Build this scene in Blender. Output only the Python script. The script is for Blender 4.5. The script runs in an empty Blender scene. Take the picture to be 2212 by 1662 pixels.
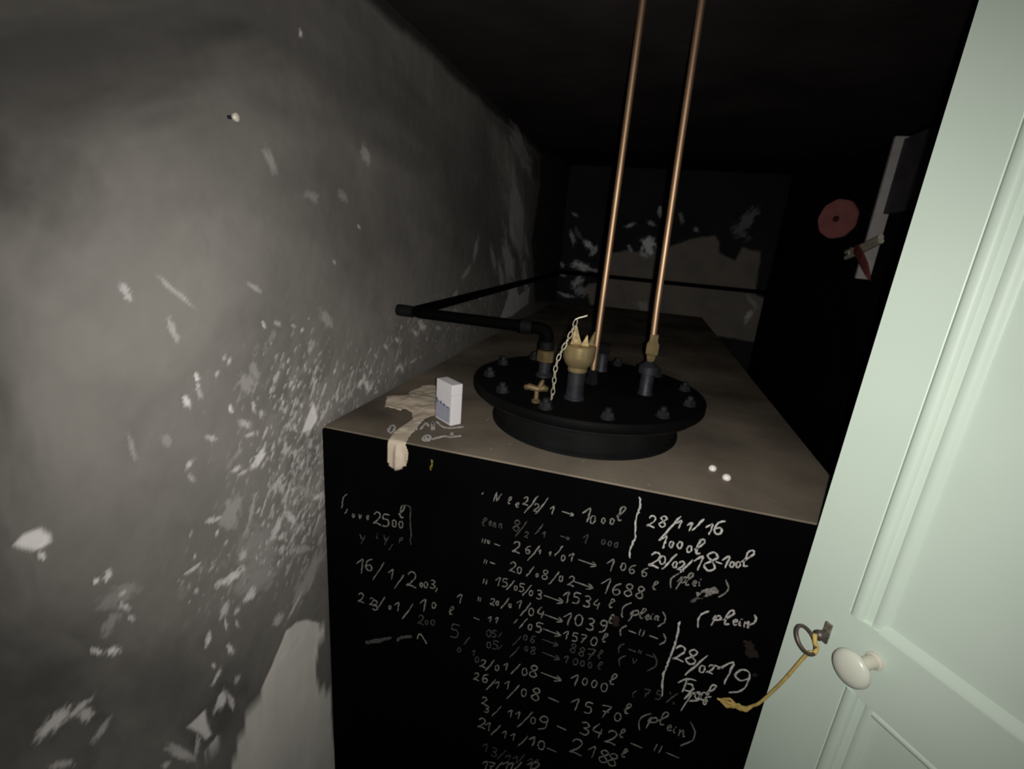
import bpy, bmesh, math, random
import numpy as np
from mathutils import Vector, Matrix

# ------------------------------------------------------------------ camera, light, exposure
scene = bpy.context.scene
COL = scene.collection
CAM = Vector((0.5073, -0.6705, 1.5901))
RIGHT = Vector((0.96114, 0.26393, 0.08088)); UP = Vector((-0.15205, 0.25909, 0.95382)); FWD = Vector((-0.23266, 0.92854, -0.28900))
FWD.normalize(); RIGHT = (RIGHT - FWD*RIGHT.dot(FWD)).normalized(); UP = RIGHT.cross(FWD)
def frame_matrix(loc, right, up, fwd):
    m = Matrix.Identity(4)
    for i in range(3):
        m[i][0] = right[i]; m[i][1] = up[i]; m[i][2] = -fwd[i]; m[i][3] = loc[i]
    return m
cd = bpy.data.cameras.new('camera'); cam = bpy.data.objects.new('camera', cd); COL.objects.link(cam)
cam.matrix_world = frame_matrix(CAM, RIGHT, UP, FWD)
cd.sensor_fit = 'HORIZONTAL'; cd.sensor_width = 36.0; cd.lens = 36.0*1031.66/2212.0; cd.clip_start = 0.02
scene.camera = cam
cd.dof.use_dof = True; cd.dof.focus_distance = 0.25; cd.dof.aperture_fstop = 20.0   # the phone missed focus slightly
world = bpy.data.worlds.new('world'); scene.world = world; world.use_nodes = True
world.node_tree.nodes['Background'].inputs[0].default_value = (0.5, 0.55, 0.6, 1)
world.node_tree.nodes['Background'].inputs[1].default_value = 0.002
# the phone's flash, just right of the lens
ld = bpy.data.lights.new('flash', 'SPOT'); flash = bpy.data.objects.new('flash', ld); COL.objects.link(flash)
ld.energy = 23.0; ld.color = (1.0, 0.968, 0.915); ld.spot_size = math.radians(134); ld.spot_blend = 1.0; ld.shadow_soft_size = 0.003
flash.matrix_world = frame_matrix(CAM + RIGHT*0.0135 - FWD*0.002, RIGHT, UP, FWD)
scene.view_settings.view_transform = 'Standard'; scene.view_settings.look = 'None'
scene.view_settings.exposure = 0.0; scene.view_settings.gamma = 1.0; scene.view_settings.use_curve_mapping = False

# ------------------------------------------------------------------ helpers
def tag(o, label=None, cat=None, group=None, kind=None):
    if label: o['label'] = label
    if cat: o['category'] = cat
    if group: o['group'] = group
    if kind: o['kind'] = kind
    return o
def link(name, me, mat, parent=None, smooth=False):
    o = bpy.data.objects.new(name, me); COL.objects.link(o)
    if mat: me.materials.append(mat)
    if smooth:
        me.polygons.foreach_set('use_smooth', [True]*len(me.polygons))
    if parent: o.parent = parent; o.matrix_parent_inverse = parent.matrix_basis.inverted()
    return o
def empty(name, loc, label, cat, group=None):
    o = bpy.data.objects.new(name, None); COL.objects.link(o); o.location = loc; o.empty_display_size = 0.05
    return tag(o, label, cat, group)
class MB:
    """collects verts and faces in world space"""
    def __init__(s): s.v = []; s.f = []
    def add(s, vs, fs):
        b = len(s.v); s.v += [tuple(v) for v in vs]; s.f += [tuple(i+b for i in f) for f in fs]; return s
    def box(s, lo, hi, axes=None, org=(0,0,0)):
        ax = axes or (Vector((1,0,0)), Vector((0,1,0)), Vector((0,0,1))); org = Vector(org)
        vs = [org+ax[0]*x+ax[1]*y+ax[2]*z for z in (lo[2],hi[2]) for y in (lo[1],hi[1]) for x in (lo[0],hi[0])]
        return s.add(vs, [(0,2,3,1),(4,5,7,6),(0,1,5,4),(2,6,7,3),(0,4,6,2),(1,3,7,5)])
    def lathe(s, prof, org, axis=(0,0,1), n=40, squash=None):
        a = Vector(axis).normalized(); t = Vector((1,0,0)) if abs(a.x) < 0.8 else Vector((0,1,0))
        u = a.cross(t).normalized(); w = a.cross(u); org = Vector(org); vs = []; fs = []
        for r, h in prof:
            for k in range(n):
                an = 2*math.pi*k/n; vs.append(org + a*h + (u*math.cos(an)+w*math.sin(an))*max(r, 1e-5))
        for j in range(len(prof)-1):
            for k in range(n):
                k2 = (k+1) % n; fs.append((j*n+k, j*n+k2, (j+1)*n+k2, (j+1)*n+k))
        fs.append(tuple(range(n-1,-1,-1))); fs.append(tuple((len(prof)-1)*n+k for k in range(n)))
        return s.add(vs, fs)
    def tube(s, pts, r, n=16, closed=False):
        pts = [Vector(p) for p in pts]; N = len(pts); rs = r if isinstance(r, (list,tuple)) else [r]*N
        vs = []; fs = []; prev = None
        for i, p in enumerate(pts):
            if closed: t = pts[(i+1)%N]-pts[i-1]
            else: t = pts[min(i+1,N-1)]-pts[max(i-1,0)]
            t.normalize()
            if prev is None: u = t.orthogonal().normalized()
            else:
                u = prev - t*prev.dot(t); u.normalize()
            prev = u; w = t.cross(u)
            for k in range(n):
                an = 2*math.pi*k/n; vs.append(p+(u*math.cos(an)+w*math.sin(an))*rs[i])
        M = N if closed else N-1
        for j in range(M):
            j2 = (j+1) % N
            for k in range(n):
                k2 = (k+1) % n; fs.append((j*n+k, j*n+k2, j2*n+k2, j2*n+k))
        if not closed: fs.append(tuple(range(n-1,-1,-1))); fs.append(tuple((N-1)*n+k for k in range(n)))
        return s.add(vs, fs)
    def build(s, name, mat, parent=None, smooth=False, bevel=0, seg=2, auto=None):
        me = bpy.data.meshes.new(name); me.from_pydata(s.v, [], s.f); me.update()
        bm = bmesh.new(); bm.from_mesh(me)
        if bevel: bmesh.ops.bevel(bm, geom=[e for e in bm.edges if e.is_manifold and e.calc_face_angle(0) > 0.6], offset=bevel, segments=seg, profile=0.6, affect='EDGES')
        bmesh.ops.recalc_face_normals(bm, faces=bm.faces)
        if smooth:
            for f in bm.faces: f.smooth = True
            for e in bm.edges:
                if e.is_manifold and e.calc_face_angle(0) > math.radians(auto or 40): e.smooth = False
        bm.to_mesh(me); bm.free()
        o = link(name, me, mat, parent)
        return o
def fillet(pts, r, seg=6):
    pts = [Vector(p) for p in pts]; out = [pts[0]]
    for i in range(1, len(pts)-1):
        a = (pts[i-1]-pts[i]); b = (pts[i+1]-pts[i]); d = min(r, a.length*0.45, b.length*0.45)
        p0 = pts[i]+a.normalized()*d; p1 = pts[i]+b.normalized()*d
        for k in range(seg+1):
            t = k/seg; out.append(p0*(1-t)**2 + pts[i]*2*t*(1-t) + p1*t*t)
    out.append(pts[-1]); return out

# ------------------------------------------------------------------ materials
def mat(name, col, rough=0.6, metal=0.0, spec=0.3, var=0.0, scale=20.0, col2=None, bump=0.0, bscale=60.0, sss=0):
    m = bpy.data.materials.new(name); m.use_nodes = True; nt = m.node_tree; b = nt.nodes['Principled BSDF']
    b.inputs['Roughness'].default_value = rough; b.inputs['Metallic'].default_value = metal
    b.inputs['Specular IOR Level'].default_value = spec
    tc = nt.nodes.new('ShaderNodeTexCoord')
    nz = nt.nodes.new('ShaderNodeTexNoise'); nz.inputs['Scale'].default_value = scale; nz.inputs['Detail'].default_value = 5
    nt.links.new(tc.outputs['Object'], nz.inputs['Vector'])
    cr = nt.nodes.new('ShaderNodeValToRGB'); c2 = col2 or tuple(c*(1-var) for c in col)
    cr.color_ramp.elements[0].position = 0.32; cr.color_ramp.elements[1].position = 0.68
    cr.color_ramp.elements[0].color = (*c2, 1); cr.color_ramp.elements[1].color = (*col, 1)
    nt.links.new(nz.outputs['Fac'], cr.inputs['Fac']); nt.links.new(cr.outputs['Color'], b.inputs['Base Color'])
    if bump:
        n2 = nt.nodes.new('ShaderNodeTexNoise'); n2.inputs['Scale'].default_value = bscale; n2.inputs['Detail'].default_value = 4
        nt.links.new(tc.outputs['Object'], n2.inputs['Vector'])
        bp = nt.nodes.new('ShaderNodeBump'); bp.inputs['Strength'].default_value = bump; bp.inputs['Distance'].default_value = 0.004
        nt.links.new(n2.outputs['Fac'], bp.inputs['Height']); nt.links.new(bp.outputs['Normal'], b.inputs['Normal'])
    return m
M_soot = mat('sooty_ceiling', (0.042,0.036,0.036), 0.95, spec=0.05, var=0.4, scale=5, bump=0.4, bscale=30)
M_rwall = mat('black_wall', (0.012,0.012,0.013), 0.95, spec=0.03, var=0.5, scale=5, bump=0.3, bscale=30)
M_floor = mat('dark_concrete', (0.06,0.056,0.05), 0.9, spec=0.1, var=0.4, scale=9, bump=0.3)
M_tank = mat('black_tank_paint', (0.0022,0.0022,0.0024), 0.85, spec=0.02, var=0.4, scale=8)
M_iron = mat('black_iron', (0.009,0.009,0.0095), 0.65, spec=0.12, var=0.4, scale=25, bump=0.1)
M_cover = mat('black_cover_paint', (0.0040,0.0040,0.0042), 0.65, spec=0.08, var=0.45, scale=14, bump=0.08)
M_pipe = mat('black_pipe', (0.0022,0.0021,0.0021), 0.7, spec=0.03, var=0.4, scale=25)
M_steel = mat('dull_steel', (0.036,0.038,0.046), 0.5, metal=0.3, var=0.5, scale=60)
M_bolt = mat('grey_bolt', (0.022,0.022,0.024), 0.6, metal=0.2, var=0.4, scale=60)
M_copper = mat('copper', (0.60,0.40,0.25), 0.52, metal=0.93, spec=0.3, col2=(0.48,0.31,0.19), scale=12)
M_brass = mat('brass', (0.52,0.40,0.20), 0.33, metal=0.65, spec=0.5, var=0.25, scale=30)
M_dbrass = mat('tarnished_brass', (0.20,0.145,0.07), 0.55, metal=0.4, var=0.5, scale=60)
M_wing = mat('worn_brass', (0.36,0.27,0.13), 0.5, metal=0.4, var=0.6, scale=140)
M_chain = mat('chain_steel', (0.50,0.47,0.36), 0.4, metal=0.6, var=0.3, scale=60)
M_paper = mat('cream_paper', (0.60,0.51,0.40), 0.85, spec=0.1, col2=(0.52,0.44,0.34), scale=30, bump=0.15, bscale=90)
M_box = mat('white_card', (0.80,0.78,0.80), 0.6, spec=0.2, var=0.04, scale=30)
M_print = mat('blue_grey_print', (0.42,0.43,0.52), 0.6, spec=0.2, col2=(0.36,0.37,0.47), scale=90)
M_ink = mat('dark_blue_print', (0.20,0.22,0.34), 0.6, spec=0.2, var=0.2, scale=200)
M_door = mat('door_paint', (0.645,0.755,0.66), 0.45, spec=0.3, col2=(0.61,0.72,0.625), scale=6, bump=0.03, bscale=12)
M_knob = mat('knob_paint', (0.68,0.70,0.60), 0.28, spec=0.45, var=0.05, scale=10)
M_knobstem = mat('knob_stem_paint', (0.70,0.67,0.56), 0.4, spec=0.35, var=0.08, scale=30)
M_bronze = mat('dark_bronze', (0.10,0.085,0.09), 0.45, metal=0.6, col2=(0.16,0.12,0.09), scale=90)
M_lock = mat('lock_metal', (0.42,0.40,0.30), 0.4, metal=0.7, col2=(0.10,0.09,0.07), scale=120)
M_string = mat('yellow_string', (0.66,0.48,0.15), 0.8, spec=0.1, var=0.3, scale=120)
M_white = mat('grey_white_paint', (0.58,0.55,0.555), 0.6, spec=0.2, var=0.15, scale=30)
M_board = mat('dark_grey_board', (0.11,0.10,0.11), 0.8, spec=0.1, var=0.4, scale=15)
M_wood = mat('pale_wood', (0.72,0.66,0.53), 0.7, spec=0.1, var=0.35, scale=60)
M_red = mat('faded_red', (0.40,0.15,0.135), 0.7, spec=0.15, var=0.15, scale=30)
M_dred = mat('dark_red', (0.30,0.085,0.08), 0.8, spec=0.1, var=0.3, scale=50)
M_hub = mat('hub_dark', (0.07,0.02,0.02), 0.7, spec=0.1)
M_bead = mat('white_bead', (0.95,0.93,0.90), 0.2, spec=0.6)
M_screw = mat('screw_head', (0.75,0.70,0.60), 0.35, metal=0.2, spec=0.5)
def chalk_mat(name, col, cover):
    """dusty stroke: noise lets the black paint show through"""
    m = mat(name, col, 0.95, spec=0.03, col2=(0.012,0.012,0.013), scale=230)
    cr = [n for n in m.node_tree.nodes if n.type == 'VALTORGB'][0]
    cr.color_ramp.elements[0].position = max(0.02, 0.62-cover); cr.color_ramp.elements[1].position = 1.0-cover*0.55
    return m
CH = [chalk_mat('faint_chalk', (0.11,0.105,0.10), 0.50), chalk_mat('grey_chalk', (0.30,0.29,0.26), 0.55), chalk_mat('bold_chalk', (0.62,0.60,0.57), 0.62),
      chalk_mat('yellow_scratch', (0.30,0.23,0.05), 0.45), chalk_mat('rust_smear', (0.042,0.026,0.02), 0.40)]
# dusty lid of the tank: brown dust lying in uneven streaks
def dust_material():
    m = mat('dusty_tank_lid', (0.265,0.222,0.172), 0.9, spec=0.06, col2=(0.092,0.078,0.061), scale=4.2, bump=0.1, bscale=120)
    return m
M_dust = dust_material()

# ------------------------------------------------------------------ marks and painted tones measured on the surfaces (metres, or millimetres on the tank front)
CHALK=[('faded chalk line: 22/2/1,arrow,1000 l',1,[('.',306,1188,10),('N',330,1187,18),('l',352,1186,13),('e',365,1181,9),('2',378,1191,15),('/',388,1187,36),('2',396,1183,15),('/',406,1189,33),('1',422,1185,15),('>',448,1185,7),('1',477,1190,26),('0',487,1184,14),('0',503,1186,10),('0',516,1188,10),('l',528,1204,25)]),('chalk date 28/11/16 at the top right',2,[('2',573,1202,20),('8',589,1206,19),('/',601,1197,48),('1',612,1207,14),('1',627,1207,15),('/',638,1213,23),('1',654,1210,19),('6',666,1216,24)]),('chalk amount 1000 l below the date 28/11/16',2,[('1',595,1172,22),('0',607,1171,11),('0',619,1173,12),('0',633,1170,12),('l',647,1177,26)]),('bold chalk line 20/02/18 with amount',2,[('2',588,1138,27),('0',599,1141,15),('/',610,1141,32),('0',618,1138,11),('2',627,1138,17),('/',635,1140,27),('1',650,1150,26),('8',666,1157,33),('-',677,1158,7),('1',686,1162,21),('0',695,1160,10),('0',703,1162,10),('l',714,1175,29)]),('chalk word (plein) with a smudge through it',1,[('(',623,1110,29),('p',634,1108,26),('l',642,1118,23),('e',651,1114,10),('i',659,1117,13),(')',696,1116,33)]),('very faded chalk line: 8/2/1,arrow,1000',0,[('l',312,1136,16),('e',322,1136,9),('n',330,1135,9),('n',340,1136,9),('8',367,1143,21),('/',376,1139,33),('2',385,1130,11),('/',405,1146,22),('1',414,1138,11),('>',448,1141,6),('1',480,1147,17),('0',508,1149,9),('0',518,1149,9),('0',528,1149,9)]),('chalk line 26/1/01,arrow,1066',1,[('"',313,1099,10),('u',322,1100,7),('-',337,1098,7),('2',370,1102,22),('6',390,1103,16),('/',401,1099,34),('1',410,1104,8),('1',427,1105,8),('/',441,1114,22),('0',449,1103,11),('1',462,1108,16),('>',489,1104,11),('1',525,1111,23),('0',544,1113,14),('6',558,1113,17),('6',577,1113,17)]),('chalk line 20/08/02,arrow,1688 l',1,[('"',319,1059,10),('-',331,1060,6),('2',367,1062,20),('0',379,1059,13),('/',398,1062,23),('0',410,1058,7),('8',423,1063,19),('/',439,1061,29),('0',450,1063,11),('2',467,1063,19),('>',488,1061,12),('1',523,1071,30),('6',540,1070,24),('8',558,1073,24),('8',576,1074,23),('l',596,1093,16)]),('chalk line 15/05/03,arrow,1534 l',1,[('"',321,1019,12),('1',344,1026,18),('5',356,1027,17),('/',367,1025,23),('0',376,1022,9),('5',386,1026,17),('/',396,1023,26),('0',403,1020,11),('3',417,1021,18),('>',443,1019,13),('1',463,1030,23),('5',479,1033,22),('3',497,1032,22),('4',513,1032,20),('l',536,1040,17)]),('chalk line 20/01/04,arrow,1039 l',1,[('"',313,979,10),('2',337,981,14),('0',346,981,9),('/',360,985,26),('0',369,983,8),('1',385,991,18),('/',397,984,33),('0',407,982,16),('4',423,986,23),('>',447,981,12),('1',470,988,26),('0',488,991,23),('3',508,989,24),('9',528,991,26),('l',540,1010,18)]),('chalk word (plein) beside the 1039 l line',1,[('(',561,1035,32),('p',574,1027,25),('l',586,1036,20),('e',594,1032,10),('i',601,1035,12),('n',608,1035,10),(')',619,1034,30)]),('bright chalk word (plein) in the right column',2,[('(',675,1054,34),('p',693,1057,21),('l',709,1068,28),('e',719,1063,11),('i',727,1065,13),('n',735,1064,12),(')',744,1074,21)]),('faded chalk line ending in 05,arrow,1570 l',1,[('-',310,936,7),('1',335,943,12),('1',347,945,12),('/',382,954,10),('/',396,954,25),('0',408,950,12),('5',423,954,21),('>',447,951,12),('1',471,954,18),('5',486,955,18),('7',500,956,18),('0',518,957,18),('l',535,970,18)]),('chalk ditto marks in brackets,upper',1,[('(',562,994,23),('-',576,996,9),('"',590,999,14),('-',609,997,9),(')',626,997,23)]),('faded chalk line ending in 06,arrow,887 l',0,[('0',335,912,16),('5',345,914,15),('/',356,915,12),('/',388,913,26),('0',402,925,11),('6',415,926,16),('>',447,929,11),('8',486,931,19),('8',501,929,19),('7',516,928,25),('l',532,934,17)]),('faded chalk line ending in 06,arrow,1000 l',0,[('0',337,886,14),('5',349,890,19),('/',359,889,13),('/',386,887,29),('0',406,902,10),('8',418,902,16),('>',451,901,12),('1',477,904,16),('0',493,904,14),('0',505,905,12),('0',518,906,12),('l',535,911,16)]),('chalk ditto marks in brackets,lower',0,[('(',564,958,21),('-',581,960,8),('"',593,961,8),('-',609,959,8),('(',569,934,24),('v',588,940,12),(')',619,946,38)]),('chalk line 7/01/08,arrow,1000 l',1,[('2',329,840,18),('/',343,841,30),('0',356,840,13),('1',372,849,17),('/',391,850,29),('0',407,850,17),('8',423,857,27),('>',456,856,14),('1',497,865,26),('0',514,868,16),('0',530,869,16),('0',547,868,19),('l',560,890,24)]),('chalk line 26/11/08,dash,1570 l',1,[('2',318,805,18),('6',335,808,21),('/',348,797,31),('1',359,801,17),('1',378,808,20),('/',391,796,41),('0',410,802,18),('8',432,807,30),('-',465,807,14),('1',504,812,28),('5',527,813,26),('7',556,816,29),('0',578,813,19),('l',592,837,23)]),('faded chalk note 75%',0,[('(',599,873,16),('7',616,881,19),('5',635,885,19),('%',655,887,26)]),('chalk line 23/11/09,dash,3432',1,[('2',337,753,19),('3',343,735,17),('/',363,738,32),('1',389,743,18),('1',404,745,18),('/',419,740,48),('0',433,744,16),('9',451,745,35),('-',486,748,12),('3',527,764,30),('4',549,769,33),('2',574,763,32),('l',591,780,20)]),('chalk word (plein) in the lower middle',1,[('(',624,821,43),('p',635,822,29),('l',651,839,30),('e',663,824,13),('i',673,823,14),('n',684,821,16),(')',700,821,57)]),('chalk line 21/11/10,dash,2188',1,[('2',336,696,26),('1',349,693,22),('/',365,690,33),('1',382,687,19),('1',399,688,19),('/',420,686,33),('1',437,694,25),('0',454,691,22),('-',474,688,12),('2',517,715,38),('1',546,716,28),('8',567,714,31),('8',583,713,31),('l',601,737,21),('-',617,763,14),('"',653,771,20),('-',677,767,15)]),('chalk date 13/11/11 low on the front',0,[('1',347,637,23),('3',365,633,23),('/',381,633,31),('1',394,628,23),('1',409,632,22),('/',418,637,36),('1',437,639,22),('1',449,642,21)]),('chalk date at the bottom edge of the picture',1,[('1',350,591,23),('7',362,593,23),('/',377,600,30),('1',391,608,24),('1',401,611,23),('/',415,618,29),('1',438,629,23),('2',450,634,22)]),('large chalk date 28/02/19 in the right column',2,[('2',652,979,30),('8',671,979,30),('/',681,965,50),('0',690,961,14),('2',702,965,17),('-',712,974,9),('1',724,967,46),('9',746,956,51)]),('scrawled chalk amount below 28/02/19',2,[('1',668,920,29),('5',678,923,26),('p',687,890,46),('0',693,908,15),('0',702,909,17),('l',711,923,27),('8',706,899,11)]),('faded boxed chalk note: cuve 2500 l',1,[('/',48,1092,11),('u',63,1087,9),('v',77,1088,10),('e',92,1090,9),('2',111,1093,26),('5',128,1093,26),('0',145,1091,14),('0',158,1092,14),('l',160,1118,25)]),('almost rubbed-out chalk line',0,[('y',82,1041,22),('i',112,1056,11),('y',130,1052,21),('/',139,1040,15),('p',159,1059,13)]),('faded chalk date 16/1/2003',1,[('1',76,982,33),('6',94,990,28),('/',114,980,45),('1',140,982,23),('/',157,970,36),('2',181,982,34),('0',201,976,10),('0',210,979,13),('3',223,984,18),(',',231,975,11)]),('faded chalk date 23/01/10',1,[('2',76,909,22),('2',99,907,18),('3',106,901,23),('/',120,911,32),('0',138,906,9),('1',153,913,21),('/',175,908,42),('1',206,933,28),('0',227,939,13),('l',262,938,18),('1',276,969,20)]),('faded trailing chalk digits',0,[('2',202,898,21),('0',214,896,10),('0',226,900,13),('5',270,895,31),('/',295,881,21),('0',281,855,11),('1',309,858,13),('0',317,845,13)])]
STROKES=[('chalk divider beside 28/11/16',2,3.0,[(550,1239),(553,1219),(550,1201),(554,1172),(550,1150),(551,1132)]),('chalk divider beside 28/02/19',2,3.6,[(643,1039),(643,1005),(642,984),(639,954),(636,929),(641,885)]),('chalk bracket at the top left',1,2,[(51,1128),(42,1118),(39,1096)]),('chalk box corner',0,2,[(158,1129),(175,1131),(177,1096),(178,1055)]),('chalk caret',1,3,[(196,851),(202,865),(216,846)]),('wide rubbed chalk stroke',0,9,[(86,803),(112,818),(142,835)]),('wide rubbed chalk stroke,right piece',0,7,[(153,833),(164,843),(185,854)]),('yellow scratch below the edge',3,4,[(213,1230),(214,1223),(211,1211)]),('pale chalk smudge',1,13,[(660,1091),(668,1100),(684,1113)]),('pale chalk smudge,lower streak',0,7,[(652,1079),(662,1091),(668,1101)]),('brown rust smear',4,12,[(544,1017),(548,1008),(548,999)]),('brown rust smear at the right',4,16,[(741,1036),(749,1022),(754,1007)]),('brown rust spot',4,9,[(763,980),(766,974)])]
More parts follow.
